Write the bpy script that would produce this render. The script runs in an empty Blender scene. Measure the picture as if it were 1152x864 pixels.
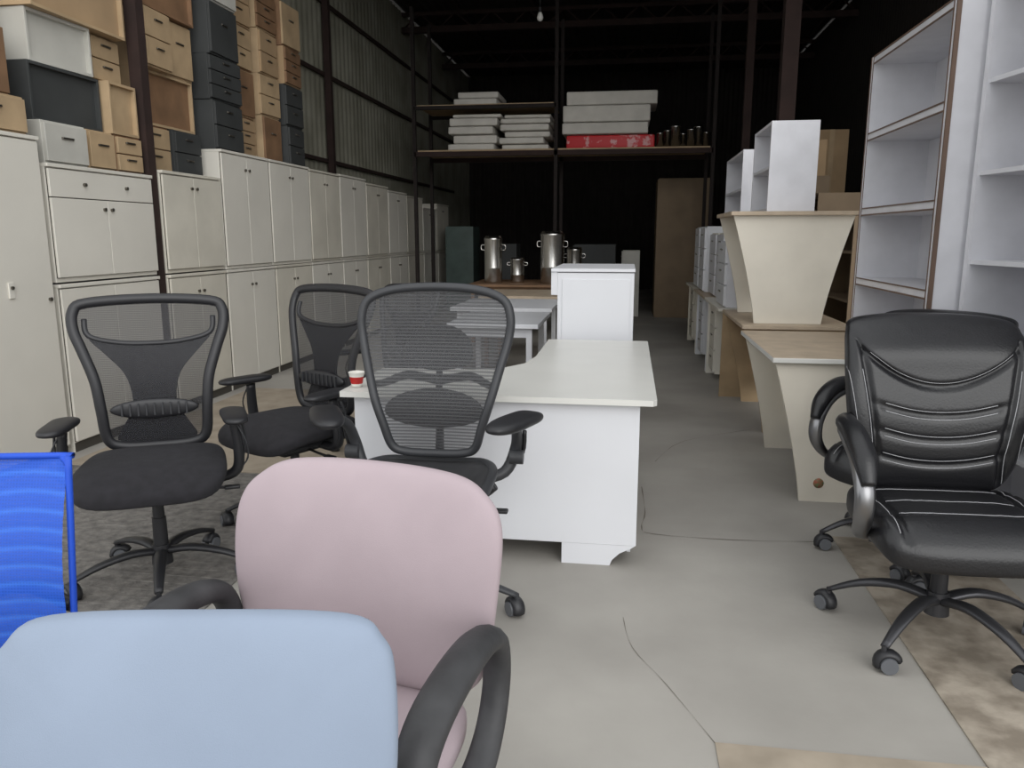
import bpy, bmesh, math, random
from mathutils import Vector, Matrix
from mathutils.bvhtree import BVHTree
random.seed(4)
R=math.radians
def lin(c):
    return tuple(((x/255)/12.92 if x/255<=.04045 else ((x/255+.055)/1.055)**2.4) for x in c)

# ------------------------------------------------------------ materials
def mat(name,rgb,rough=.5,metal=0.,var=.08,scale=4.,bump=0.,bscale=60.,coat=0.,rgb2=None,emit=None,detail=4,lo=.3,hi=.7):
    m=bpy.data.materials.new(name); m.use_nodes=True
    nt=m.node_tree; N=nt.nodes; L=nt.links
    b=N['Principled BSDF']; c=lin(rgb)
    b.inputs['Roughness'].default_value=rough; b.inputs['Metallic'].default_value=metal
    b.inputs['Coat Weight'].default_value=coat
    tc=N.new('ShaderNodeTexCoord')
    no=N.new('ShaderNodeTexNoise'); no.inputs['Scale'].default_value=scale; no.inputs['Detail'].default_value=detail
    L.new(tc.outputs['Object'],no.inputs['Vector'])
    rp=N.new('ShaderNodeValToRGB')
    rp.color_ramp.elements[0].position=lo; rp.color_ramp.elements[1].position=hi
    if rgb2: c2=lin(rgb2)
    else: c2=tuple(min(1,x*(1+var)) for x in c); c=tuple(x*(1-var) for x in c)
    rp.color_ramp.elements[0].color=(*c,1); rp.color_ramp.elements[1].color=(*c2,1)
    L.new(no.outputs['Fac'],rp.inputs['Fac']); L.new(rp.outputs['Color'],b.inputs['Base Color'])
    if bump:
        n2=N.new('ShaderNodeTexNoise'); n2.inputs['Scale'].default_value=bscale; n2.inputs['Detail'].default_value=3
        L.new(tc.outputs['Object'],n2.inputs['Vector'])
        bp=N.new('ShaderNodeBump'); bp.inputs['Strength'].default_value=bump; bp.inputs['Distance'].default_value=.01
        L.new(n2.outputs['Fac'],bp.inputs['Height']); L.new(bp.outputs['Normal'],b.inputs['Normal'])
    return m

def meshmat(name,rgb,pz,px,lo,hi,rough=.6,px_amt=.5,band=None):
    """woven see-through fabric: strands in z and x, real holes between them"""
    m=bpy.data.materials.new(name); m.use_nodes=True
    nt=m.node_tree; N=nt.nodes; L=nt.links
    b=N['Principled BSDF']; b.inputs['Base Color'].default_value=(*lin(rgb),1); b.inputs['Roughness'].default_value=rough
    tc=N.new('ShaderNodeTexCoord'); se=N.new('ShaderNodeSeparateXYZ'); L.new(tc.outputs['Object'],se.inputs[0])
    def wave(out,p):
        a=N.new('ShaderNodeMath'); a.operation='MULTIPLY'; a.inputs[1].default_value=2*math.pi/p; L.new(out,a.inputs[0])
        s=N.new('ShaderNodeMath'); s.operation='SINE'; L.new(a.outputs[0],s.inputs[0])
        q=N.new('ShaderNodeMath'); q.operation='MULTIPLY_ADD'; q.inputs[1].default_value=.5; q.inputs[2].default_value=.5; L.new(s.outputs[0],q.inputs[0])
        return q.outputs[0]
    wz=wave(se.outputs['Z'],pz); wx=wave(se.outputs['X'],px)
    mx=N.new('ShaderNodeMath'); mx.operation='MULTIPLY'; mx.inputs[1].default_value=px_amt; L.new(wx,mx.inputs[0])
    mm=N.new('ShaderNodeMath'); mm.operation='MAXIMUM'; L.new(wz,mm.inputs[0]); L.new(mx.outputs[0],mm.inputs[1])
    mr=N.new('ShaderNodeMapRange'); mr.inputs['To Min'].default_value=lo; mr.inputs['To Max'].default_value=hi
    L.new(mm.outputs[0],mr.inputs['Value'])
    if band:
        rgb2,pb=band
        sx=N.new('ShaderNodeMath'); sx.operation='MULTIPLY'; sx.inputs[1].default_value=28.; L.new(se.outputs['X'],sx.inputs[0])
        sn=N.new('ShaderNodeMath'); sn.operation='SINE'; L.new(sx.outputs[0],sn.inputs[0])
        ad=N.new('ShaderNodeMath'); ad.operation='MULTIPLY_ADD'; ad.inputs[1].default_value=.004; L.new(sn.outputs[0],ad.inputs[0]); L.new(se.outputs['Z'],ad.inputs[2])
        wb=wave(ad.outputs[0],pb)
        pw=N.new('ShaderNodeMath'); pw.operation='POWER'; pw.inputs[1].default_value=5; L.new(wb,pw.inputs[0])
        mc=N.new('ShaderNodeMix'); mc.data_type='RGBA'; mc.inputs['A'].default_value=(*lin(rgb),1); mc.inputs['B'].default_value=(*lin(rgb2),1)
        L.new(pw.outputs[0],mc.inputs['Factor']); L.new(mc.outputs['Result'],b.inputs['Base Color'])
    tr=N.new('ShaderNodeBsdfTransparent'); mi=N.new('ShaderNodeMixShader')
    L.new(mr.outputs[0],mi.inputs[0]); L.new(tr.outputs[0],mi.inputs[1]); L.new(b.outputs[0],mi.inputs[2])
    L.new(mi.outputs[0],N['Material Output'].inputs['Surface'])
    return m

# ------------------------------------------------------------ mesh builder
def catmull(P,n=6,cyc=False):
    P=[Vector(p) for p in P]; out=[]; k=len(P)
    rng=range(k if cyc else k-1)
    for i in rng:
        if cyc: a,b,c,d=P[(i-1)%k],P[i],P[(i+1)%k],P[(i+2)%k]
        else: a,b,c,d=P[max(i-1,0)],P[i],P[i+1],P[min(i+2,k-1)]
        for j in range(n):
            t=j/n
            out.append(.5*((2*b)+(c-a)*t+(2*a-5*b+4*c-d)*t*t+(3*b-a-3*c+d)*t**3))
    if not cyc: out.append(P[-1])
    return out

class M:
    def __init__(s): s.V=[]; s.F=[]; s.mats=[]; s.T=Matrix()
    def mi(s,m):
        if m not in s.mats: s.mats.append(m)
        return s.mats.index(m)
    def add(s,verts,faces,m,smooth=False,T=None):
        o=len(s.V); X=s.T@T if T is not None else s.T
        vs=[X@Vector(v) for v in verts]; s.V+=vs; k=s.mi(m)
        for f in faces: s.F.append((tuple(i+o for i in f),k,smooth))
        s.last=(vs,[tuple(f) for f in faces])
    def box(s,x0,x1,y0,y1,z0,z1,m,bev=0,seg=2,T=None):
        if bev<=0:
            v=[(x,y,z) for x in(x0,x1) for y in(y0,y1) for z in(z0,z1)]
            f=[(0,1,3,2),(4,6,7,5),(0,4,5,1),(2,3,7,6),(0,2,6,4),(1,5,7,3)]
            s.add(v,f,m,False,T); return
        bm=bmesh.new(); bmesh.ops.create_cube(bm,size=1)
        for v in bm.verts:
            v.co=Vector(((x0+x1)/2+v.co.x*(x1-x0),(y0+y1)/2+v.co.y*(y1-y0),(z0+z1)/2+v.co.z*(z1-z0)))
        bmesh.ops.bevel(bm,geom=list(bm.edges),offset=bev,segments=seg,affect='EDGES',profile=.5)
        bm.verts.ensure_lookup_table(); bm.verts.index_update()
        s.add([v.co.copy() for v in bm.verts],[[v.index for v in f.verts] for f in bm.faces],m,seg>2,T); bm.free()
    def tube(s,pts,r,m,seg=10,cyc=False,n=6,up=(0,0,1),flat=1.,T=None,smooth=True):
        k=len(pts); P=catmull(pts,n,cyc) if n>1 else [Vector(p) for p in pts]
        rs=r if isinstance(r,(list,tuple)) else [r]*k
        rr=catmull([(x,0,0) for x in rs],n,cyc) if n>1 else [Vector((x,0,0)) for x in rs]
        up=Vector(up); V=[];c=len(P)
        for i,p in enumerate(P):
            a=P[(i-1)%c] if (cyc or i>0) else p; b=P[(i+1)%c] if (cyc or i<c-1) else p
            t=(b-a).normalized(); sd=t.cross(up)
            if sd.length<1e-4: sd=t.cross(Vector((.3,.9,.1)))
            sd.normalize(); u=sd.cross(t)
            for j in range(seg):
                A=2*math.pi*j/seg
                V.append(p+sd*math.cos(A)*rr[i].x+u*math.sin(A)*rr[i].x*flat)
        F=[]
        for i in range(c if cyc else c-1):
            for j in range(seg):
                F.append((i*seg+j,i*seg+(j+1)%seg,((i+1)%c)*seg+(j+1)%seg,((i+1)%c)*seg+j))
        if not cyc: F.append(tuple(range(seg))); F.append(tuple((c-1)*seg+j for j in range(seg))[::-1])
        s.add(V,F,m,smooth,T)
    def cyl(s,p0,p1,r0,r1,m,seg=20,T=None):
        p0=Vector(p0);p1=Vector(p1)
        t=(p1-p0).normalized(); a=t.orthogonal().normalized(); b=t.cross(a)
        V=[p0+(a*math.cos(2*math.pi*j/seg)+b*math.sin(2*math.pi*j/seg))*r0 for j in range(seg)]+[p1+(a*math.cos(2*math.pi*j/seg)+b*math.sin(2*math.pi*j/seg))*r1 for j in range(seg)]
        s.add(V,[(j,(j+1)%seg,seg+(j+1)%seg,seg+j) for j in range(seg)],m,True,T)
        s.add(V,[tuple(range(seg))[::-1],tuple(range(seg,2*seg))],m,False,T)
    def lathe(s,c,prof,m,seg=28,T=None):
        V=[];k=len(prof)
        for r,z in prof:
            for j in range(seg): V.append((c[0]+r*math.cos(2*math.pi*j/seg),c[1]+r*math.sin(2*math.pi*j/seg),c[2]+z))
        F=[(i*seg+j,i*seg+(j+1)%seg,(i+1)*seg+(j+1)%seg,(i+1)*seg+j) for i in range(k-1) for j in range(seg)]
        s.add(V,F,m,True,T)
    def prism(s,poly,vec,m,T=None,smooth=False):
        k=len(poly); v=Vector(vec)
        V=[Vector(p) for p in poly]+[Vector(p)+v for p in poly]
        s.add(V,[tuple(range(k)),tuple(range(k,2*k))[::-1]]+[(j,k+j,k+(j+1)%k,(j+1)%k) for j in range(k)],m,smooth,T)
    def pad(s,ctrl,thick,m,c=None,n=5,e=5.,K=22,dy=None,front=None,T=None,cat=True):
        """ctrl: closed (x,z) outline; front faces -Y"""
        O=catmull([(p[0],0,p[1]) for p in ctrl],n,True) if cat else [Vector((p[0],0,p[1])) for p in ctrl]
        if c is None: c=(sum(p.x for p in O)/len(O),sum(p.z for p in O)/len(O))
        dy=dy or (lambda x,z:0); front=front or (lambda x,z:0)
        rho=[math.sin(i/K*math.pi/2) for i in range(K+1)]
        q=len(O); V=[];F=[]
        def P(o,r,sgn):
            x=c[0]+(o.x-c[0])*r; z=c[1]+(o.z-c[1])*r
            y=sgn*thick/2*max(0,1-r**e)**(1/e)+dy(x,z)
            if sgn<0: y+=front(x,z)*min(1,(1-r)*12)
            return Vector((x,y,z))
        V.append(P(O[0],0,-1))
        for i in range(1,K+1):
            for o in O: V.append(P(o,rho[i],-1))
        for i in range(K-1,0,-1):
            for o in O: V.append(P(o,rho[i],1))
        V.append(P(O[0],0,1)); rings=2*K-1
        for j in range(q): F.append((0,1+j,1+(j+1)%q))
        for i in range(rings-1):
            for j in range(q):
                a=1+i*q;b=a+q
                F.append((a+j,b+j,b+(j+1)%q,a+(j+1)%q))
        a=1+(rings-1)*q
        for j in range(q): F.append((a+j,len(V)-1,a+(j+1)%q))
        s.add(V,F,m,True,T)
    def stitch(s,pts,m,d=(0,1,0),r=.0018,n=8,off=.0005):
        """thin thread laid on the last pad"""
        vs,fs=s.last; bvh=BVHTree.FromPolygons(vs,fs)
        D=Vector(d); out=[]
        for p in catmull(pts,n):
            h=bvh.ray_cast(p-D*1.0,D)
            if h[0] is not None: out.append(h[0]-D*off)
        keep=s.last
        if len(out)>2: s.tube(out,r,m,seg=5,n=1,up=d)
        s.last=keep
    def done(s,name,loc=(0,0,0),rot=0,scale=1):
        me=bpy.data.meshes.new(name); me.from_pydata([tuple(v) for v in s.V],[],[f[0] for f in s.F])
        for m in s.mats: me.materials.append(m)
        me.polygons.foreach_set('material_index',[f[1] for f in s.F])
        me.polygons.foreach_set('use_smooth',[f[2] for f in s.F])
        bm=bmesh.new(); bm.from_mesh(me); bmesh.ops.recalc_face_normals(bm,faces=bm.faces); bm.to_mesh(me); bm.free()
        me.update()
        o=bpy.data.objects.new(name,me); bpy.context.scene.collection.objects.link(o)
        o.location=loc; o.rotation_euler=(0,0,R(rot)); o.scale=(scale,)*3
        return o

def rrect(w,h,r,cx=0,cz=0,k=4):
    P=[]
    for (sx,sz,a0) in((1,1,0),(-1,1,90),(-1,-1,180),(1,-1,270)):
        for j in range(k+1):
            a=R(a0+90*j/k); P.append((cx+sx*(w/2-r)+r*math.cos(a),cz+sz*(h/2-r)+r*math.sin(a)))
    return P
SEAT=Matrix.Rotation(R(-90),4,'X')
def seatT(z): return Matrix.Translation((0,0,z))@SEAT
def turn(x0,x1,y0,y1,a):
    c=Vector(((x0+x1)/2,(y0+y1)/2,0)); return Matrix.Translation(c)@Matrix.Rotation(R(a),4,'Z')@Matrix.Translation(-c)

# ------------------------------------------------------------ palette
blackpl=mat('black_plastic',(34,34,37),.45,var=.15)
dkpl=mat('dark_grey_plastic',(50,51,54),.5,var=.12)
greywheel=mat('grey_caster',(92,94,98),.45)
blackfab=mat('black_fabric',(33,32,36),.95,var=.2,scale=30,bump=.1,bscale=500)
leather=mat('black_leather',(20,20,23),.38,var=.15,scale=12,bump=.10,bscale=130,coat=.06)
thread=mat('white_thread',(165,165,168),.8)
chrome=mat('brushed_metal',(140,140,142),.34,1.)
baseM=mat('base_gunmetal',(70,70,73),.35,.6)
pink=mat('pink_fabric',(170,155,160),.95,var=.05,scale=6,bump=.10,bscale=700)
greyblue=mat('greyblue_fabric',(138,150,168),.95,var=.05,scale=5,bump=.10,bscale=700)
armpl=mat('worn_black_armrest',(38,38,40),.6,rgb2=(64,64,66),scale=11,bump=.1,bscale=40)
meshB=meshmat('blue_mesh',(26,84,196),.0062,.0062,.74,1.0,px_amt=.9,band=((46,106,214),.036))
bluefr=mat('blue_plastic',(22,76,195),.6)
white=mat('white_laminate',(212,213,217),.4,var=.03,scale=2)
whiteW=mat('worn_white_laminate',(202,202,207),.45,var=.06,scale=7)
cream=mat('cream_laminate',(215,211,201),.5,var=.05,scale=2)
cream2=mat('cream_aged',(207,202,189),.55,var=.08,scale=3)
gapM=mat('dark_gap',(70,66,60),.9)
topL=mat('desk_top_white',(210,209,204),.35,var=.03)
beige=mat('beige_laminate',(216,209,195),.5,var=.05)
pine=mat('light_wood',(176,159,138),.55,var=.12,scale=8)
tan=mat('tan_ply',(172,148,116),.7,var=.15,scale=5)
brown=mat('brown_ply',(128,98,72),.7,var=.2,scale=5)
dimtan=mat('dusty_brown_laminate',(120,102,80),.7,var=.1)
darkbox=mat('charcoal_board',(56,58,58),.7,var=.15)
whbox=mat('offwhite_board',(186,184,176),.6,var=.08)
edgeB=mat('brown_edge_band',(96,76,64),.6,var=.15)
rust=mat('rusty_brown_steel',(48,33,29),.85,.1,var=.25,scale=6)
rackM=mat('dark_rack_steel',(34,27,25),.9,.0,var=.25,scale=6)
steel=mat('stainless_steel',(190,188,184),.25,1.,var=.05)
knob=mat('knob_metal',(120,116,108),.35,.9)
matt=mat('white_foam',(200,196,188),.85,var=.10)
redpk=mat('red_print',(190,24,34),.5,rgb2=(205,150,150),scale=9,lo=.52,hi=.6)
carton=mat('cardboard',(164,138,106),.85,var=.1)

# ------------------------------------------------------------ chair parts
def star(g,Rr,m,rot=0,arch=.03,hub=.12,r0=.024,r1=.015,wheel=greywheel,hoodm=None):
    hoodm=hoodm or blackpl
    g.cyl((0,0,hub-.05),(0,0,hub+.03),.04,.034,m)
    for k in range(5):
        a=R(rot+72*k); c,s_=math.cos(a),math.sin(a)
        pt=lambda r,z:(c*r,s_*r,z)
        g.tube([pt(.02,hub),pt(Rr*.35,hub+arch*.4),pt(Rr*.7,hub-.005),pt(Rr,.082)],[r0,r0,r0*.85,r1],m,seg=8,n=4,flat=.62)
        b=a+R(40+50*k); ax=Vector((math.cos(b),math.sin(b),0)); o=Vector(pt(Rr,0)); off=Vector((-ax.y,ax.x,0))*.014
        g.cyl(o+Vector((0,0,.055)),o+Vector((0,0,.088)),.009,.009,m,seg=10)
        for sg in(-1,1):
            q=o+off+ax*sg*.010+Vector((0,0,.029)); g.cyl(q,q+ax*sg*.018,.029,.026,wheel,seg=18)
        fr=Vector((-ax.y,ax.x,0)); hp=[]
        for j in range(9):
            t=R(-20+22*j); hp.append(o+off+fr*(-math.cos(t))*.033+Vector((0,0,.029+math.sin(t)*.033)))
        g.tube(hp,.013,hoodm,seg=8,n=1,up=ax,flat=1.9)
def lift(g,z1,m=None,sleeve=True,hub=.12):
    m=m or blackpl
    g.cyl((0,0,hub),(0,0,hub+.14),.028,.026,m); g.cyl((0,0,hub+.13),(0,0,z1),.014,.014,chrome)
    if sleeve: g.cyl((0,0,hub+.1),(0,0,z1-.02),.022,.021,m)
def mech(g,z,w=.16,d=.24):
    g.box(-w/2,w/2,-d/2,d/2,z-.06,z,blackpl,.015,3)
    g.tube([(w/2-.02,0,z-.03),(.2,-.02,z-.035),(.27,-.02,z-.04)],.006,blackpl,n=3)
    g.box(.25,.31,-.035,-.005,z-.047,z-.033,blackpl,.005)
    g.tube([(-w/2+.02,.05,z-.03),(-.22,.05,z-.04)],.006,blackpl,n=2)
def membrane(g,out,Y,cz,m,K=10):
    V=[];F=[]; O=catmull([(x,0,z) for x,z in out],4,True); q=len(O)
    V.append((0,Y(0,cz),cz))
    for i in range(1,K+1):
        for o in O:
            x=o.x*i/K; z=cz+(o.z-cz)*i/K; V.append((x,Y(x,z),z))
    for j in range(q): F.append((0,1+j,1+(j+1)%q))
    for i in range(K-1):
        a=1+i*q
        for j in range(q): F.append((a+j,a+q+j,a+q+(j+1)%q,a+(j+1)%q))
    g.add(V,F,m,True)
meshK1=meshmat('black_mesh',(38,38,42),.007,.007,.58,.74)
meshK2=meshmat('seat_mesh',(46,46,48),.006,.006,.8,1.)
meshA1=meshmat('grey_slot_mesh',(66,66,68),.0125,.0065,.42,.92,px_amt=.5)

def mesh_chair(loc,rot,br=10,scale=1):
    g=M()
    star(g,.32,blackpl,rot=br,hub=.12); lift(g,.38); mech(g,.40)
    g.box(-.2,.2,-.2,.2,.395,.42,blackpl,.01)
    sd=lambda x,z: .035*max(0,(-z-.1)/.15)**2
    g.pad([(-.2,-.27),(0,-.285),(.2,-.27),(.262,-.18),(.265,0),(.24,.17),(.17,.225),(0,.235),(-.17,.225),(-.24,.17),(-.265,0),(-.262,-.18)],.095,blackfab,dy=sd,T=seatT(.465),e=3.2)
    Y=lambda x,z: .205+.16*(z-.5)-.05*math.sin((z-.5)/.6*math.pi)*.9-.12*x*x
    out=[(-.13,.505),(0,.50),(.13,.505),(.185,.54),(.198,.66),(.212,.78),(.250,.90),(.278,.98),(.278,1.05),(.23,1.083),(0,1.095),(-.23,1.083),(-.278,1.05),(-.278,.98),(-.250,.90),(-.212,.78),(-.198,.66),(-.185,.54)]
    fr=[(x,Y(x,z),z) for x,z in out]
    g.tube(fr,.021,blackpl,seg=10,cyc=True,n=5,up=(0,1,0),flat=.8)
    membrane(g,out,Y,.80,meshK1)
    g.tube([(x,Y(x,z)+.006,z) for x,z in[(-.24,1.02),(-.225,.955),(-.12,.925),(0,.918),(.12,.925),(.225,.955),(.24,1.02)]],.011,blackpl,n=5,up=(0,1,0))
    yp=[(-.225,.945),(-.12,.915),(0,.908),(.12,.915),(.225,.945),(.17,.88),(.105,.80),(.082,.70),(.10,.60),(.15,.53),(0,.515),(-.15,.53),(-.10,.60),(-.082,.70),(-.105,.80),(-.17,.88)]
    g.pad(yp,.010,blackfab,c=(0,.80),dy=lambda x,z:Y(x,z)+.012,e=8,K=8,n=4)
    g.pad([(.165*math.cos(R(a)),.66+.04*math.sin(R(a))) for a in range(0,360,20)],.03,blackpl,dy=lambda x,z:Y(x,z)-.014,K=8,e=3)
    for k in range(9):
        x=-.12+.03*k; g.box(x-.003,x+.003,Y(x,.66)-.034,Y(x,.66)-.025,.635,.685,dkpl)
    g.tube([(0,.05,.385),(0,.2,.385),(0,.275,.43),(0,.265,.56),(0,.25,.68)],[.03,.032,.034,.03,.02],blackpl,up=(1,0,0),flat=.6,n=5)
    for s_ in(-1,1):
        g.tube([(s_*.15,.02,.40),(s_*.25,.02,.395),(s_*.305,.01,.43),(s_*.312,.0,.52),(s_*.30,-.01,.63)],[.02,.02,.021,.02,.018],blackpl,up=(0,1,0),n=5,flat=1.3)
        g.tube([(s_*.325,.03,.45),(s_*.34,.03,.55),(s_*.33,.01,.62)],.005,dkpl,n=4)
        g.tube([(s_*.31,-.02,.62),(s_*.345,-.03,.54),(s_*.34,-.01,.46),(s_*.27,0,.40)],.0035,dkpl,n=5,seg=6)
        T=Matrix.Translation((s_*.305,-.03,.655))@Matrix.Rotation(R(s_*6),4,'Z')@SEAT
        g.pad([(-.045,.10),(-.048,0),(-.04,-.11),(0,-.14),(.04,-.11),(.048,0),(.045,.10),(0,.135)],.035,blackpl,T=T,K=10,e=3)
    return g.done('mesh_office_chair',loc,rot,scale)

def slot_chair(loc,rot,br=0):
    g=M(); W=.93
    star(g,.34,dkpl,rot=br,hub=.12); lift(g,.40); mech(g,.44,.2,.28)
    Y=lambda x,z: .20+.13*(z-.5)-.05*math.sin(min(1,(z-.5)/.45)*math.pi)-.30*x*x
    out=[(-.12,.535),(0,.53),(.12,.535),(.172,.56),(.20,.64),(.235,.74),(.27,.86),(.298,.96),(.305,1.04),(.275,1.105),(.17,1.14),(0,1.15),(-.17,1.14),(-.275,1.105),(-.305,1.04),(-.298,.96),(-.27,.86),(-.235,.74),(-.20,.64),(-.172,.56)]
    out=[(x*W,z+.01) for x,z in out]
    g.tube([(x,Y(x,z),z) for x,z in out],.0165,dkpl,seg=10,cyc=True,n=5,up=(0,1,0),flat=1.1)
    membrane(g,out,Y,.86,meshA1,12)
    g.pad([(.19*math.cos(R(a)),.70+.065*math.sin(R(a))*(1.3 if a<180 else 1)) for a in range(0,360,20)],.02,blackpl,dy=lambda x,z:Y(x,z)+.03,K=8,e=3)
    g.pad([(-.13,.88),(-.05,.85),(.05,.85),(.13,.88),(.12,.96),(.05,1.01),(-.05,1.01),(-.12,.96)],.02,blackpl,dy=lambda x,z:Y(x,z)+.05,K=8,e=3)
    g.tube([(0,.1,.42),(0,.24,.45),(0,.29,.57),(0,.29,.75),(0,.32,.94)],[.03,.032,.026,.022,.018],blackpl,up=(1,0,0),flat=.6,n=5)
    for s_ in(-1,1):
        g.tube([(0,.30,.80),(s_*.12,.29,.82),(s_*.19,.25,.80),(s_*.225,Y(.225,.80)+.01,.80)],[.018,.017,.015,.012],blackpl,n=5)
    sdy=lambda x,z:.05*max(0,(-z-.12)/.13)**2-.25*x*x
    so=[(-.19,-.25),(0,-.26),(.19,-.25),(.255,-.2),(.27,-.05),(.255,.1),(.2,.2),(.1,.225),(-.1,.225),(-.2,.2),(-.255,.1),(-.27,-.05),(-.255,-.2)]
    so=[(x*W,z) for x,z in so]
    g.pad(so,.012,meshK2,dy=sdy,T=seatT(.50),K=12,e=6)
    g.tube([(x,z,.50-sdy(x,z)) for x,z in so],.018,dkpl,cyc=True,n=5,flat=.8)
    for s_ in(-1,1):
        g.tube([(s_*.1,.0,.42),(s_*.2,.02,.44),(s_*.255,.02,.48)],.02,blackpl,n=4)
        g.tube([(s_*.17,.12,.46),(s_*.27,.18,.48),(s_*.31,.2,.57),(s_*.32,.15,.65),(s_*.335,.06,.70)],[.02,.022,.022,.02,.018],dkpl,n=5,up=(0,1,0))
        g.tube([(s_*.29,.20,.52),(s_*.335,.21,.55),(s_*.345,.18,.64)],.008,blackpl,n=4)
        g.cyl((s_*.29,.18,.54),(s_*.34,.18,.54),.027,.027,dkpl,seg=14)
        T=Matrix.Translation((s_*.335,-.03,.725))@Matrix.Rotation(R(-s_*24),4,'Z')@SEAT
        g.pad([(-.045,.12),(-.055,.03),(-.05,-.08),(-.02,-.15),(.03,-.15),(.058,-.08),(.056,.03),(.045,.12),(0,.14)],.048,blackpl,T=T,K=10,e=2.6)
    return g.done('slotted_mesh_office_chair',loc,rot)

def leather_chair(loc,rot,br=0,scale=1):
    g=M()
    star(g,.345,baseM,rot=br,hub=.14,arch=.05,r0=.025,r1=.014); lift(g,.34); mech(g,.36,.2,.3)
    g.box(-.2,.2,-.2,.2,.33,.36,blackpl,.01)
    sdy=lambda x,z:.05*max(0,(-z-.14)/.14)**2
    def sfront(x,z):
        f=0
        for zz in(-.14,-.02,.10):
            f+=.010*math.exp(-((z-zz-.10*x*x)/.008)**2)
        f-=.012*math.exp(-((abs(x)-.265)/.03)**2)
        f+=.012*math.exp(-((abs(x)-.215)/.008)**2)
        return f
    so=[(-.2,-.27),(0,-.28),(.2,-.27),(.275,-.22),(.29,-.05),(.275,.14),(.22,.21),(0,.225),(-.22,.21),(-.275,.14),(-.29,-.05),(-.275,-.22)]
    g.pad(so,.135,leather,dy=sdy,front=sfront,T=seatT(.425),e=3.6,K=40,n=8)
    for zz in(-.14,-.02,.10):
        g.stitch([(x,zz+.009+.10*x*x,.5) for x in(-.2,-.1,0,.1,.2)],thread,d=(0,0,-1),r=.0012)
    for s_ in(-1,1): g.stitch([(s_*.23,y,.5) for y in(-.23,-.1,0,.1,.19)],thread,d=(0,0,-1),r=.0014)
    Y=lambda x,z:.19+.20*(z-.5)-.06*math.sin((z-.47)/.62*math.pi)-.35*x*x+.045*max(0,(z-.93)/.15)**2
    ribs=[.575,.66,.745]
    sx=lambda z:.20+.16*max(0,z-.62)+.10*max(0,.62-z)
    hz=lambda x:.842+1.9*x*x
    cur=lambda x:.9*x*x
    def bfront(x,z):
        f=0
        for zz in ribs:
            if abs(x)<.235: f+=.009*math.exp(-((z-zz-cur(x))/.013)**2)*min(1,(.235-abs(x))*20)
        if z<hz(x)+.02: f+=.013*math.exp(-((abs(x)-sx(z))/.010)**2)
        if abs(x)<.255: f+=.015*math.exp(-((z-hz(x))/.012)**2)
        f-=.022*math.exp(-(((z-.97)/.07)**2))*max(0,1-(abs(x)/.28)**4)
        return f
    bo=[(-.18,.475),(0,.465),(.18,.475),(.236,.51),(.268,.60),(.290,.72),(.300,.84),(.298,.95),(.288,1.015),(.262,1.055),(.15,1.072),(0,1.076),(-.15,1.072),(-.262,1.055),(-.288,1.015),(-.298,.95),(-.300,.84),(-.290,.72),(-.268,.60),(-.236,.51)]
    g.pad(bo,.115,leather,c=(0,.76),dy=Y,front=bfront,e=3.8,K=56,n=9)
    for zz in ribs:
        for o in(-.013,.013):
            g.stitch([(x,-.5,zz+o+cur(x)) for x in(-.18,-.09,0,.09,.18)],thread,r=.0013)
    for s_ in(-1,1):
        g.stitch([(s_*(sx(z)+.012),-.5,z) for z in(.51,.6,.7,.8,.9)],thread,r=.0013)
        g.stitch([(s_*(sx(z)+.055),-.5,z) for z in(.55,.65,.75,.85,.95,1.02)],thread,r=.0011)
    g.stitch([(x,-.5,hz(x)+.012) for x in(-.23,-.15,-.07,0,.07,.15,.23)],thread,r=.0010)
    g.tube([(0,.05,.36),(0,.2,.36),(0,.27,.42),(0,.27,.55)],[.035,.04,.04,.03],blackpl,up=(1,0,0),flat=.5,n=4)
    for s_ in(-1,1):
        g.tube([(s_*.245,.18,.69),(s_*.31,.12,.70),(s_*.33,.0,.69),(s_*.335,-.12,.655),(s_*.335,-.20,.575),(s_*.33,-.19,.48),(s_*.30,-.10,.40),(s_*.2,0,.365)],[.012,.015,.018,.020,.021,.020,.016,.012],chrome,up=(1,0,0),n=6,flat=1.5)
        g.tube([(s_*.30,.14,.728),(s_*.33,.04,.735),(s_*.335,-.07,.722),(s_*.335,-.17,.672),(s_*.332,-.222,.60)],[.020,.028,.031,.030,.018],leather,up=(1,0,0),n=6,flat=1.25,seg=14)
    return g.done('leather_executive_chair',loc,rot,scale)

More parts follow.
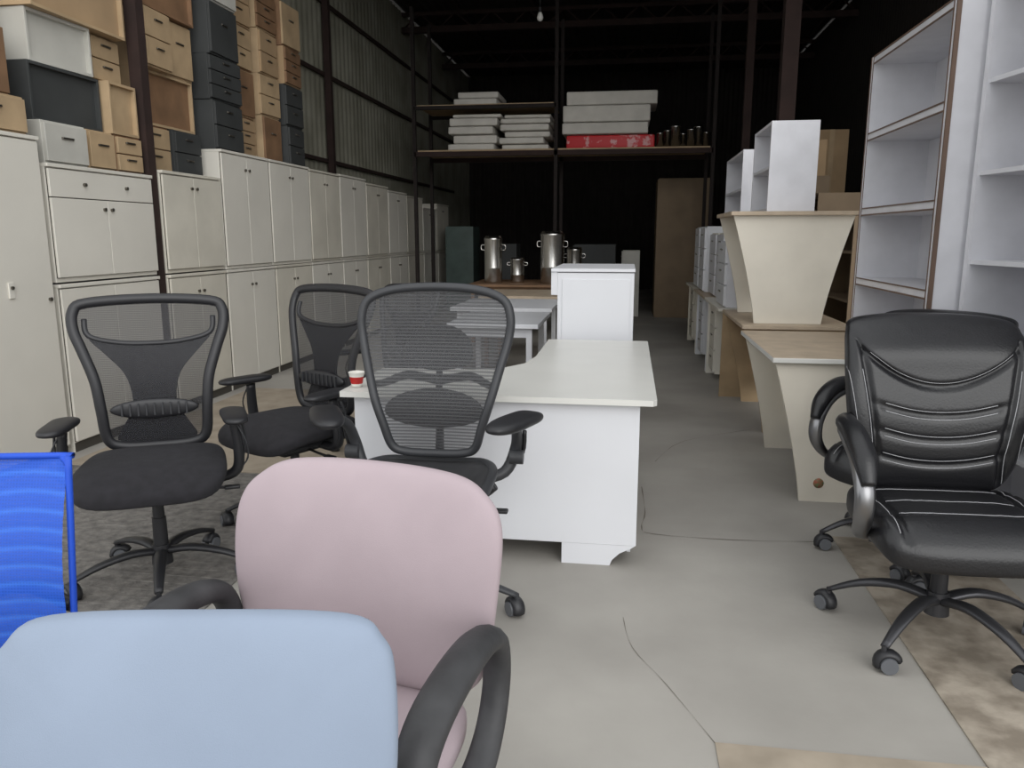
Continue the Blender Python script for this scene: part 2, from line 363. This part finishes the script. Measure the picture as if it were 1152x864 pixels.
def fabric_chair(name,loc,rot,fab,w=.50,top=.92,bot=.47,arms=True,br=0,corner=.0,curve=.25,dome=.008):
    g=M(); h=top-bot; hw=w/2
    star(g,.30,blackpl,rot=br,hub=.11); lift(g,.38); mech(g,.40)
    g.box(-.19,.19,-.2,.2,.39,.41,blackpl,.008)
    g.pad([(-.19,-.26),(0,-.27),(.19,-.26),(.24,-.19),(.25,0),(.235,.15),(.18,.21),(0,.22),(-.18,.21),(-.235,.15),(-.25,0),(-.24,-.19)],.085,fab,dy=lambda x,z:.03*max(0,(-z-.12)/.14)**2,T=seatT(.45),e=3.2)
    Y=lambda x,z:.215+.12*(z-.5)-.03*math.sin((z-bot)/h*math.pi)-curve*x*x
    c1=.62+corner; c2=.87+corner*.45; c3=.985
    o=[(-hw*.62,bot+.01),(0,bot),(hw*.62,bot+.01),(hw*.86,bot+.05),(hw*.95,bot+h*.3),(hw,bot+h*.6),(hw*c3,bot+h*(.80+corner*.3)),(hw*c2,top-.04+corner*.08),(hw*c1,top-dome),(0,top),(-hw*c1,top-dome),(-hw*c2,top-.04+corner*.08),(-hw*c3,bot+h*(.80+corner*.3)),(-hw,bot+h*.6),(-hw*.95,bot+h*.3),(-hw*.86,bot+.05)]
    g.pad(o,.075,fab,dy=Y,e=3.0,K=26,n=6)
    zc=(top+bot)/2
    g.pad([(x*.9,zc+(z-zc)*.9) for x,z in o],.02,blackpl,dy=lambda x,z:Y(x,z)+.034,e=4,K=8)
    g.tube([(0,.05,.385),(0,.24,.385),(0,.29,.43),(0,.285,.62)],[.03,.03,.03,.026],blackpl,up=(1,0,0),flat=.5,n=4)
    if arms:
        for s_ in(-1,1):
            x=s_*.29
            P=[(x,-.19,.59),(x,-.13,.655),(x,.02,.675),(x,.13,.65),(x,.165,.57),(x,.13,.48),(x,.05,.43),(x,-.06,.43),(x,-.14,.48)]
            g.tube(P,[.024,.026,.025,.023,.020,.020,.022,.022,.022],armpl,cyc=True,n=6,up=(1,0,0),flat=1.35,seg=12)
            g.tube([(s_*.15,0,.40),(s_*.24,0,.40),(s_*.28,0,.43)],.018,blackpl,n=3)
    return g.done(name,loc,rot)

def blue_chair(loc,rot):
    g=M(); top=.908; bot=.475
    star(g,.31,blackpl,rot=20,hub=.11); lift(g,.38); mech(g,.40)
    g.box(-.19,.19,-.2,.2,.39,.41,blackpl,.008)
    g.pad([(-.19,-.26),(0,-.27),(.19,-.26),(.24,-.19),(.25,0),(.235,.15),(.18,.21),(0,.22),(-.18,.21),(-.235,.15),(-.25,0),(-.24,-.19)],.085,blackfab,T=seatT(.45),e=3.2)
    Y=lambda x,z:.22+.14*(z-.5)-.04*math.sin((z-bot)/(top-bot)*math.pi)-.3*x*x
    o=rrect(.48,top-bot,.03,0,(top+bot)/2)
    g.tube([(x,Y(x,z),z) for x,z in o],.0065,bluefr,cyc=True,n=3,up=(0,1,0),flat=1.2)
    V=[];F=[];nx=24;nz=40
    for j in range(nz+1):
        for i in range(nx+1):
            x=-.236+.472*i/nx; z=bot+.004+(top-bot-.008)*j/nz
            V.append((x,Y(x,z)+.0008*math.sin(z*2*math.pi/.036),z))
    for j in range(nz):
        for i in range(nx):
            a=j*(nx+1)+i; F.append((a,a+1,a+nx+2,a+nx+1))
    g.add(V,F,meshB,True)
    g.tube([(0,.05,.385),(0,.24,.385),(0,.30,.43),(0,.27,.62)],[.03,.03,.03,.02],blackpl,up=(1,0,0),flat=.5,n=4)
    for s_ in(-1,1):
        g.tube([(0,.28,.6),(s_*.12,.27,.62),(s_*.23,.22,.60)],.014,blackpl,n=4)
    return g.done('blue_mesh_office_chair',loc,rot)

leather_chair((1.07,2.62,0),2,br=224)
leather_chair((1.20,3.37,0),-40,br=150,scale=.955)
mesh_chair((-1.80,2.66,0),27,br=-15)
mesh_chair((-1.55,3.38,0),-28,br=22)
mesh_chair((-1.50,4.55,0),-35,br=5,scale=.94)
slot_chair((-.70,2.56,0),1,br=-2)
fabric_chair('pink_fabric_office_chair',(-.53,1.16,0),-10,pink,w=.57,top=.910)
fabric_chair('greyblue_fabric_office_chair',(-.475,.565,0),9,greyblue,w=.50,top=.890,arms=False,br=30,corner=.12,curve=.08,dome=.004)
blue_chair((-1.295,1.07,0),12)

# ------------------------------------------------------------ reception desk
g=M()
zt=.715
P=[(-1.165,3.0),(.115,3.0),(.130,3.02),(.135,4.75),(-.47,4.75),(-.47,4.05),(-.50,3.82),(-.58,3.68),(-.72,3.60),(-1.165,3.58)]
g.prism([(x,y,zt-.024) for x,y in P],(0,0,.024),topL)
g.box(-1.12,.066,3.045,3.065,.09,zt-.024,white,.002)
foot=[(-.24,3.045,.09),(.062,3.045,.09),(.045,3.045,.078),(.0,3.045,.055),(-.03,3.045,.025),(-.04,3.045,0),(-.24,3.045,0)]
g.prism(foot,(0,.02,0),white)
foot=[(-.84+(-.24-x),y,z) for x,y,z in foot]; g.prism(foot,(0,.02,0),white)
g.box(.046,.066,3.065,4.70,.09,zt-.024,white,.002)
g.box(.03,.046,3.2,3.4,0,.09,white); g.box(.03,.066,4.4,4.65,0,.09,white)
g.box(-.44,.046,4.68,4.70,.02,zt-.024,white)
g.box(-.42,-.02,4.0,4.66,.06,zt-.024,white,.003)
for k in range(3): g.box(-.435,-.42,4.02,4.64,.08+k*.2,.26+k*.2,white,.003); g.box(-.447,-.435,4.28,4.38,.18+k*.2,.19+k*.2,knob)
g.box(-1.12,-1.10,3.065,3.55,.02,zt-.024,white)
g.done('reception_desk')
g=M()
g.box(-.43,.045,4.86,5.72,.0,1.12,white,.003)
g.box(-.47,.05,4.85,5.74,1.125,1.145,white,.003)
g.box(-.47,-.43,4.86,5.72,.98,1.125,white,.003)
g.box(-.40,.02,4.852,4.86,.05,1.08,white,.001)
g.done('reception_counter')
cupw=mat('paper_white',(225,222,215),.6); cupr=mat('cup_red',(190,35,30),.5,rgb2=(150,20,20))
g=M(); g.lathe((0,0,0),[(0,.002),(.022,.002),(.0245,.016)],cupw); g.lathe((0,0,0),[(.0245,.016),(.030,.046)],cupr)
g.lathe((0,0,0),[(.030,.046),(.033,.062),(.035,.064),(.033,.066),(.031,.062),(.021,.004)],cupw)
g.done('paper_cup',(-1.125,3.10,zt))

# ------------------------------------------------------------ left cabinets
XF=-3.40
def cabinet(y0,y1,z0,z1,doors=2,drawers=False,m=cream,xf=XF,depth=.5,name='storage_cabinet',lip=True,knobs=True):
    g=M()
    g.box(xf-depth,xf-.02,y0+.003,y1-.003,z0,z1,m,.003)
    zz1=z1-.02
    if lip: g.box(xf-depth-.0,xf+.006,y0+.001,y1-.001,z1-.022,z1,m,.003); zz1=z1-.03
    zb=z0+.03
    if z0<.01: zb=z0+.07; g.box(xf-.04,xf-.019,y0+.01,y1-.01,z0,z0+.06,gapM)
    g.box(xf-.021,xf-.016,y0+.012,y1-.012,zb-.003,zz1+.001,gapM)
    w=(y1-y0-.02)/doors
    zd=zz1
    if drawers:
        zd=zz1-.17
        g.box(xf-.015,xf,y0+.012,y1-.012,zd+.006,zz1,m,.003)
        for q in(.3,.7):
            yy=y0+(y1-y0)*q; g.cyl((xf,yy,zd+.09),(xf+.018,yy,zd+.09),.011,.011,knob,12)
    for k in range(doors):
        a=y0+.01+k*w+.002; b=a+w-.004
        g.box(xf-.015,xf,a,b,zb,zd,m,.003)
        if knobs:
            yy=b-.035 if k%2==0 else a+.035
            if doors==1: yy=b-.04
            zk=zb+(zd-zb)*(.5 if z1-z0>1.3 else .88)
            g.cyl((xf,yy,zk),(xf+.016,yy,zk),.010,.012,knob,12)
    return g.done(name)
cabinet(2.9,3.52,0,1.91,1,m=cream,name='tall_cupboard')
cabinet(3.54,4.22,0,1.91,1,m=cream,name='tall_cupboard')
g=M(); g.box(XF,XF+.01,3.86,3.90,1.0,1.09,cream,.003); g.cyl((XF+.01,3.88,1.06),(XF+.02,3.88,1.06),.01,.01,knob,12); g.done('cupboard_lock')
cabinet(4.26,5.30,1.065,1.77,2,drawers=True,name='drawer_cupboard',m=cream)
cabinet(5.42,6.27,1.065,1.82,2,m=cream2)
y=4.26
for w_,m_ in[(1.04,cream),(.0,None),(.85,cream2),(.95,cream),(.9,cream2),(.95,cream),(.9,cream),(1.0,cream2),(.95,cream),(.95,cream2),(1.,cream),(1.,cream2),(1.,cream)]:
    if m_ is None: y+=.12; continue
    cabinet(y,y+w_-.01,0,1.055,2,m=m_); y+=w_
y=6.30
for w_,m_,zz in[(.9,cream,2.06),(.95,cream,2.06),(.9,cream2,2.05),(.95,cream,2.06),(.95,cream2,2.02),(.95,cream,1.98),(.95,cream2,1.95),(.95,cream,1.8),(.95,cream2,1.9)]:
    cabinet(y,y+w_-.01,1.06,zz,2,m=m_); y+=w_

# ------------------------------------------------------------ stacked boxes above the cabinets
def pedestal(name,x0,x1,y0,y1,z0,z1,body,front,n=3,a_=0):
    g=M(); g.T=turn(x0,x1,y0,y1,a_); g.box(x0,x1-.02,y0,y1,z0,z1,body,.004)
    h=(z1-z0-.02)/n
    for k in range(n):
        a=z0+.01+k*h
        g.box(x1-.022,x1,y0+.008,y1-.008,a+.004,a+h-.004,front,.003)
        ym=(y0+y1)/2; g.box(x1,x1+.012,ym-.05,ym+.05,a+h*.62,a+h*.62+.012,knob,.002)
    return g.done(name)
def pedL(name,x0,x1,y0,y1,z0,z1,body,front,n=3):
    g=M(); g.box(x0+.02,x1,y0,y1,z0,z1,body,.004)
    h=(z1-z0-.02)/n
    for k in range(n):
        a=z0+.01+k*h
        g.box(x0,x0+.022,y0+.008,y1-.008,a+.004,a+h-.004,front,.003)
        ym=(y0+y1)/2; g.box(x0-.012,x0,ym-.05,ym+.05,a+h*.62,a+h*.62+.012,knob,.002)
    return g.done(name)
def crate(name,x0,x1,y0,y1,z0,z1,m,mf=None,a_=0):
    g=M(); t=.018; g.T=turn(x0,x1,y0,y1,a_)
    g.box(x0,x1,y0,y0+t,z0,z1,m,.002); g.box(x0,x1,y1-t,y1,z0,z1,m,.002)
    g.box(x0,x1,y0+t,y1-t,z0,z0+t,m); g.box(x0,x1,y0+t,y1-t,z1-t,z1,m)
    g.box(x0,x0+t,y0+t,y1-t,z0+t,z1-t,m); g.box(x1-.05,x1-.03,y0+t,y1-t,z0+t,z1-t,mf or m)
    return g.done(name)
XB=-3.92
pedestal('drawer_pedestal',XB,-3.42,3.70,4.18,1.912,2.12,tan,tan,1)
pedestal('drawer_pedestal',XB,-3.48,3.55,4.15,2.122,2.5,brown,brown,1)
g=M(); g.box(-.02,.0,-.22,.22,0,1.0,tan,.003,T=Matrix.Translation((-3.62,4.0,2.505))@Matrix.Rotation(R(-9),4,'Y')); g.done('plywood_sheet')
pedestal('metal_box',XB,-3.42,4.30,4.68,1.772,2.02,whbox,whbox,1)
pedestal('drawer_pedestal',XB,-3.44,4.72,4.98,1.772,2.02,tan,tan,1)
pedestal('drawer_pedestal',XB,-3.44,5.0,5.28,1.772,2.02,brown,tan,2)
crate('board_carcass',XB,-3.50,4.32,4.95,2.022,2.36,darkbox,darkbox)
crate('board_carcass',XB,-3.45,4.97,5.27,2.022,2.36,tan,tan,1)
crate('board_carcass',XB,-3.50,4.36,4.90,2.362,2.66,whbox,whbox,-2)
pedestal('drawer_pedestal',XB,-3.54,4.95,5.26,2.362,2.66,tan,tan,2,2)
crate('board_carcass',XB,-3.46,4.34,5.23,2.662,3.06,tan,carton,1)
crate('board_carcass',XB,-3.52,4.4,5.2,3.062,3.5,tan,tan,-2)
pedestal('drawer_pedestal',XB,-3.55,5.45,5.82,1.822,2.16,brown,tan,2)
pedestal('drawer_pedestal',XB,-3.52,5.84,6.22,1.822,2.16,darkbox,darkbox,2)
crate('board_carcass',XB,-3.56,5.47,6.2,2.162,2.56,tan,brown,-1)
pedestal('drawer_pedestal',XB,-3.48,5.48,5.83,2.562,2.98,tan,tan,2,2)
pedestal('drawer_pedestal',XB,-3.54,5.87,6.21,2.562,2.98,carton,tan,1,-2)
crate('board_carcass',XB,-3.50,5.46,6.2,2.982,3.38,brown,brown,1)
for k,(a,b) in enumerate([(6.32,6.82),(6.87,7.27),(7.32,7.72),(7.77,8.17)]):
    z=2.062
    for j in range(4):
        hh=[.40,.36,.42,.38][(j+k)%4]
        dk=(k==0 and j<3) or (k==3 and j<2)
        bm_=darkbox if dk else [tan,brown,tan,carton][(j*2+k)%4]
        if k==0 and j==3: bm_=whbox
        pedestal('drawer_pedestal',XB,-3.44-.05*((j*3+k*2)%3),a,b,z,z+hh,bm_,darkbox if dk else (whbox if bm_ is whbox else [tan,carton,brown][(j+k)%3]),[2,3,1,2][(j+k)%4],[1.5,-2,2,-1][(j+2*k)%4]); z+=hh+.002

# ------------------------------------------------------------ right side
def taper_desk(y0,y1,x0,x1,z0,pm=beige,tm=pine,name='office_desk',tap=.16,z=.75):
    g=M(); t=.025; xm=(x0+x1)/2
    g.box(x0,x1,y0,y1,z0+z-t,z0+z,tm,.003)
    g.box(x0+.002,x1-.002,y0+.002,y1-.002,z0+z,z0+z+.002,pine)
    for yy in(y0+.04,y1-.06):
        L_=[];Rr=[]
        for k in range(9):
            f=k/8; d=.02+tap*(1-f**1.25)
            L_.append((x0+d,yy,z0+f*(z-t))); Rr.append((x1-d,yy,z0+f*(z-t)))
        g.prism(L_+Rr[::-1],(0,.022,0),pm)
    g.box(xm+.0,xm+.018,y0+.062,y1-.06,z0+.18,z0+z-t,pm)
    return g.done(name)
taper_desk(3.95,5.08,.73,1.38,0,tm=topL)
taper_desk(5.38,6.52,.78,1.50,0,pm=tan)
taper_desk(5.45,6.35,.68,1.50,.754,tm=pine,tap=.17)
g=M()
g.lathe((0,0,0),[(.0,.0),(.026,.0),(.026,.001),(0,.001)],mat('sticker_print',(180,60,50),.5,rgb2=(60,130,90),scale=60),T=Matrix.Rotation(R(90),4,'X')); g.done('round_sticker',(1.0,3.988,.10))
def shelfbox(name,x0,x1,y0,y1,z0,z1,shelves,m,edge=None,t=.02,divs=()):
    g=M(); e=edge or m
    g.box(x0,x1,y0,y0+t,z0,z1,m); g.box(x0,x1,y1-t,y1,z0,z1,m)
    g.box(x1-.012,x1,y0+t,y1-t,z0,z1,m)
    for z in [z0]+list(shelves)+[z1-t]:
        g.box(x0+.002,x1-.012,y0+t,y1-t,z,z+t,m)
        if edge:
            g.box(x0-.003,x0+.002,y0+t,y1-t,z+t-.006,z+t+.001,e)
            g.box(x0-.003,x0+.002,y0+t,y1-t,z-.001,z+.007,e)
    for y in divs: g.box(x0+.004,x1-.012,y,y+t,z0+t,z1-t,m)
    if edge:
        g.box(x0-.003,x0,y0-.003,y0+.010,z0,z1,e); g.box(x0-.003,x0,y0+t-.007,y0+t,z0,z1,e)
        g.box(x0-.003,x0,y1-.008,y1,z0,z1,e); g.box(x0-.003,x0,y1-t,y1-t+.007,z0,z1,e)
        g.box(x0,x0+.016,y0-.003,y0,z0,z1,e)
    return g.done(name)
shelfbox('open_shelf_box',.93,1.24,5.60,6.32,1.51,2.10,[1.79],whiteW)
shelfbox('open_shelf_box',.93,1.24,6.9,8.0,1.45,2.05,[1.72],whiteW)
shelfbox('tall_bookcase',1.40,1.76,3.88,5.12,0,2.38,[.3,.65,1.05,1.465,1.90],whiteW,edge=edgeB,t=.045)
def bookcase2():
    g=M(); t=.02
    L_=1.5; D=.34; H=2.6
    g.box(0,D,-t*1.3,0,0,H,whiteW); g.box(0,D,-L_,-L_+t,0,H,whiteW); g.box(D-.01,D,-L_+t,-t,0,H,whiteW)
    g.box(0,D-.01,-L_/2-t/2,-L_/2+t/2,0,H,whiteW)
    for z in(.05,.42,.82,1.22,1.61,2.0,2.4,H-t): g.box(.012,D-.01,-L_+t,-t,z,z+t,whiteW)
    return g.done('white_bookcase',(1.52,3.84,0),9)
bookcase2()
y=6.62; k=0
while y<10.3:
    g=M(); w=1.22
    m_=[cream,white,cream2,whiteW][k%4]
    g.box(.76,1.36,y,y+w,.725,.75,pine if k%2 else m_,.003)
    g.box(.80,1.34,y+.02,y+.04,0,.725,tan if k%3==0 else m_); g.box(.80,1.34,y+w-.04,y+w-.02,0,.725,m_)
    g.box(.84,1.34,y+w-.45,y+w-.04,.06,.725,m_)
    for j in range(3):
        g.box(.82,.84,y+w-.445,y+w-.045,.08+j*.21,.28+j*.21,m_,.003); g.box(.81,.82,y+w-.3,y+w-.2,.2+j*.21,.21+j*.21,knob)
    g.box(1.2,1.22,y+.04,y+w-.45,.2,.725,m_)
    g.done('office_desk')
    for j in range(2):
        a=y+.05+j*.60
        pedL('drawer_pedestal',.80+.05*((j+k)%2),1.3,a,a+.54,.752,1.30+.07*((k+j)%3),[whiteW,cream,white][(k+j)%3],[white,whiteW][(k+j)%2],3)
    y+=w+.03; k+=1
pedL('tall_cupboard',.45,1.3,13.1,14.0,0,2.25,dimtan,dimtan,1)
pedL('tall_cupboard',.55,1.3,14.05,15.0,0,2.2,dimtan,dimtan,1)
for k in range(5):
    a=6.7+k*1.3
    shelfbox('open_shelf_box',1.80,2.2,a,a+1.1,0,1.5+.25*(k%3),[.4,.8,1.2],dimtan)
def carton_box(x0,x1,y0,y1,z0,z1):
    g=M(); g.box(x0,x1,y0,y1,z0,z1,carton,.004); g.box((x0+x1)/2-.03,(x0+x1)/2+.03,y0-.001,y1+.001,z0+.001,z1+.001,tan)
    g.done('cardboard_box')
carton_box(1.83,2.17,9.4,10.0,2.002,2.4)
carton_box(2.3,2.7,10.6,11.1,0,2.65)

# ------------------------------------------------------------ tables & drums, centre back
def table(name,x0,x1,y0,y1,z,m,leg=white):
    g=M(); g.box(x0,x1,y0,y1,z-.03,z,m,.003)
    for a in(x0+.05,x1-.09):
        for b in(y0+.05,y1-.09): g.box(a,a+.04,b,b+.04,0,z-.03,leg)
    g.box(x0+.09,x1-.09,y0+.06,y0+.08,z-.10,z-.03,leg); g.box(x0+.09,x1-.09,y1-.08,y1-.06,z-.10,z-.03,leg)
    g.done(name)
table('white_table',-1.25,-.60,5.3,6.2,.74,white)
table('white_table',-1.5,-.62,6.5,7.5,.74,white)
table('wooden_table',-1.5,-.55,7.8,8.8,.74,pine,brown)
table('wooden_table',-2.0,-.4,9.6,10.8,.74,brown,brown)
def drum(x,y,r,h,z=.74):
    g=M()
    g.lathe((0,0,0),[(0,0),(r*.95,0),(r,.02),(r,h*.3),(r*1.02,h*.31),(r,h*.33),(r,h*.9),(r*1.03,h*.92),(r*1.03,h*.95),(r*.97,h*.96),(r*.9,h),(0,h)],steel)
    for s_ in(-1,1): g.tube([(s_*r,0,h*.7),(s_*(r+.04),0,h*.71),(s_*(r+.04),0,h*.8),(s_*r,0,h*.81)],.008,steel,n=3,up=(0,1,0))
    g.done('steel_drum',(x,y,z))
drum(-1.72,10.0,.115,.60); drum(-1.42,10.1,.09,.32); drum(-.95,9.95,.15,.66); drum(-.70,10.4,.1,.45)
g=M()
for k,xx in enumerate((-3.2,-1.08,1.16)):
    for yy in(11.7,12.7): g.box(xx-.025,xx+.025,yy-.03,yy+.03,0,4.6,rackM)
for yy in(11.7,12.7):
    g.box(-3.2,1.16,yy-.03,yy+.03,2.50,2.57,rust); g.box(-3.2,-1.08,yy-.03,yy+.03,3.17,3.22,rackM)
g.box(-3.16,1.12,11.72,12.68,2.57,2.595,tan)
g.box(-3.16,-1.12,11.72,12.68,3.22,3.24,tan)
g.done('steel_storage_rack')
def stack(name,x0,x1,z0,ths,m,y0=11.8,y1=12.6):
    g=M(); z=z0
    for i,t in enumerate(ths):
        o=.04*math.sin(i*2.3+x0*5)
        g.box(x0+o,x1+o+.04*math.sin(i*5),y0+o,y1,z,z+t-.012,m if not isinstance(m,list) else m[i],.02,3); z+=t
    return g.done(name)
stack('mattress_stack',-2.68,-1.98,2.597,[.1,.13,.12,.12,.06],matt)
stack('mattress_stack',-1.90,-1.20,2.597,[.08,.1,.09,.1,.08,.06],matt)
stack('mattress_stack',-.98,.30,2.597,[.20,.17,.24,.2],[redpk,matt,matt,matt])
stack('mattress_stack',-2.60,-1.95,3.242,[.1,.1],matt)
for i in range(7):
    g=M(); r=.05+.02*(i%3)*.5; h=.22+.05*(i%3)
    g.lathe((0,0,0),[(0,0),(r,0),(r,h*.9),(r*1.1,h*.92),(r*.7,h),(0,h*1.02)],steel,seg=16); g.done('steel_canister',(.42+.11*i,11.95+.1*(i%2),2.597))
glassg=mat('dusty_green_glass',(70,84,80),.25,var=.2)
for (x0,x1,y0,y1,z1,m_) in[(-3.2,-2.7,13.6,14.2,1.5,glassg),(-2.4,-1.9,13.4,13.9,1.2,darkbox),(-.9,-.2,13.0,13.6,1.2,darkbox),(-.1,.2,13.2,13.6,1.1,whbox)]:
    pedL('filing_cabinet',x0,x1,y0,y1,0,z1,m_,m_,4)
g=M(); g.tube([(0,0,0),(0,.01,-.5),(0,0,-1.0)],.006,blackpl,n=3,up=(1,0,0)); g.cyl((0,0,-1.0),(0,0,-1.06),.02,.02,blackpl,12)
g.lathe((0,0,-1.06),[(.018,0),(.03,-.02),(.042,-.06),(.035,-.09),(.015,-.105),(0,-.108)],mat('bulb_glass',(225,225,220),.2)); g.done('hanging_bulb',(-1.20,10.6,5.22))

# ------------------------------------------------------------ shell
floorM=mat('concrete_floor',(138,134,128),.75,var=.1,rgb2=(172,168,161),scale=.9,bump=.1,bscale=25,detail=11)
g=M(); g.box(-14,14,-12,24,-.1,0,floorM); g.done('floor')
rub=mat('grey_rubber_mat',(92,89,86),.85,rgb2=(128,124,119),scale=24,bump=.6,bscale=55)
g=M(); g.box(-3.36,-1.50,1.9,4.0,0,.006,rub)
for i in range(31):
    yy=1.95+i*.066; g.box(-3.34,-1.52,yy,yy+.012,.006,.0085,rub)
g.done('rubber_floor_mat')
brd=mat('brown_board_sheet',(142,131,116),.85,rgb2=(164,152,136),scale=7)
g=M(); g.box(-3.30,-1.20,4.02,6.4,0,.004,brd); g.done('board_floor_sheet')
stone=mat('worn_stone_slab',(124,114,101),.85,rgb2=(160,150,136),scale=9,bump=.3,bscale=30,detail=12,lo=.38,hi=.62)
g=M(); g.box(.955,1.5,.6,3.5,0,.005,stone); g.done('worn_floor_sheet')
g=M(); g.box(.27,.953,.6,1.93,0,.004,brd); g.done('board_floor_sheet')
crk=mat('floor_crack',(108,101,93),.95)
def crack(P,w=.003):
    g=M(); V=[];F=[]; Q=catmull([(a,b,0) for a,b in P],4)
    for i,p in enumerate(Q):
        a=Q[max(0,i-1)];b=Q[min(len(Q)-1,i+1)]; t=(b-a).normalized(); n_=Vector((-t.y,t.x,0))*w*(.6+.5*math.sin(i*1.7))
        V+=[p+n_+Vector((0,0,.0015)),p-n_+Vector((0,0,.0015))]
    for i in range(len(Q)-1): F.append((2*i,2*i+1,2*i+3,2*i+2))
    g.add(V,F,crk); g.done('floor_crack')
crack([(.11,4.1),(.12,3.7),(.10,3.5),(.15,3.42),(.5,3.40),(.95,3.44)]); crack([(.02,2.6),(.05,2.4),(.15,2.2),(.27,1.93)],.0013); crack([(.9,5.5),(.4,5.1),(.2,4.6)],.002)
def corr(name,x,y0,y1,z0,z1,m,axis='Y',pitch=.11,amp=.014):
    g=M(); n=int((y1-y0)/pitch*4); V=[];F=[]
    for i in range(n+1):
        y=y0+(y1-y0)*i/n; a=amp*math.sin(2*math.pi*i/4)
        if axis=='Y': V+=[(x+a,y,z0),(x+a,y,z1)]
        elif axis=='X': V+=[(y,x+a,z0),(y,x+a,z1)]
        else: V+=[(y,z0,x+a),(y,z1,x+a)]
    for i in range(n): F.append((2*i,2*i+1,2*i+3,2*i+2))
    g.add(V,F,m,True); return g.done(name)
sheet=mat('galvanised_sheet',(120,118,104),.65,.0,rgb2=(150,148,134),scale=2)
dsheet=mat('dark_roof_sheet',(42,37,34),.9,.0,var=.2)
corr('wall_left',-4.06,2.6,20,0,5.2,sheet,pitch=.16,amp=.02)
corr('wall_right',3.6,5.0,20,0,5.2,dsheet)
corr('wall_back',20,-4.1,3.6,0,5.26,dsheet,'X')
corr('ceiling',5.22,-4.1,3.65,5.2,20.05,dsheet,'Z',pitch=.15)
for yy in(5.3,8.3,11.2,14,17):
    g=M(); g.box(-4.0,3.55,yy-.05,yy+.05,4.8,4.9,rust); g.box(-4.0,3.55,yy-.04,yy+.04,5.08,5.14,rust)
    for j in range(12):
        a=-4+j*.63; g.tube([(a,yy,4.85),(a+.315,yy,5.12),(a+.63,yy,4.85)],.02,rust,n=1,seg=6,up=(0,1,0))
    g.done('roof_truss')
g=M()
for xx in(-3,-1.7,-.4,.9,2.2,3.4): g.box(xx-.03,xx+.03,5.2,20,5.15,5.19,rust)
g.done('roof_purlins')
def post(x,y,w=.1,lean=0):
    g=M(); T=Matrix.Rotation(R(lean),4,'Y')
    g.box(-w/2,w/2,-w/2,w/2,0,4.78,rust,T=T); g.box(-w/2-.01,w/2+.01,-w/2-.01,w/2+.01,0,.012,rust); g.done('steel_post',(x,y,0))
post(-3.47,5.36,.09,0); post(-3.965,8.5,.08); post(-3.965,10.3,.08); post(1.62,8.95,.16); post(1.5,11.0,.1)
g=M()
for z in(2.3,3.4,4.3): g.box(-4.03,-4.0,8.4,18,z,z+.05,rust)
g.done('trim_left_rail')

# ------------------------------------------------------------ light
sc=bpy.context.scene
w=bpy.data.worlds.new('sky'); sc.world=w; w.use_nodes=True
N=w.node_tree.nodes; L=w.node_tree.links; bg=N['Background']
bg.inputs['Color'].default_value=(.97,.99,1.0,1); bg.inputs['Strength'].default_value=1.38
sun=bpy.data.lights.new('soft_sun','SUN'); sun.energy=1.4; sun.angle=R(50); sun.color=(1,.99,.975)
so=bpy.data.objects.new('soft_sun',sun); sc.collection.objects.link(so)
so.rotation_euler=Vector((-.38,.82,-.42)).to_track_quat('-Z','Y').to_euler()
sc.view_settings.view_transform='Standard'; sc.view_settings.look='None'

cam=bpy.data.cameras.new('camera'); cam.sensor_width=36; cam.lens=870/1152*36; cam.clip_start=.02
co=bpy.data.objects.new('camera',cam); sc.collection.objects.link(co)
co.location=(0,0,1.35); co.rotation_euler=(R(90-10.9),0,R(8.4)); sc.camera=co
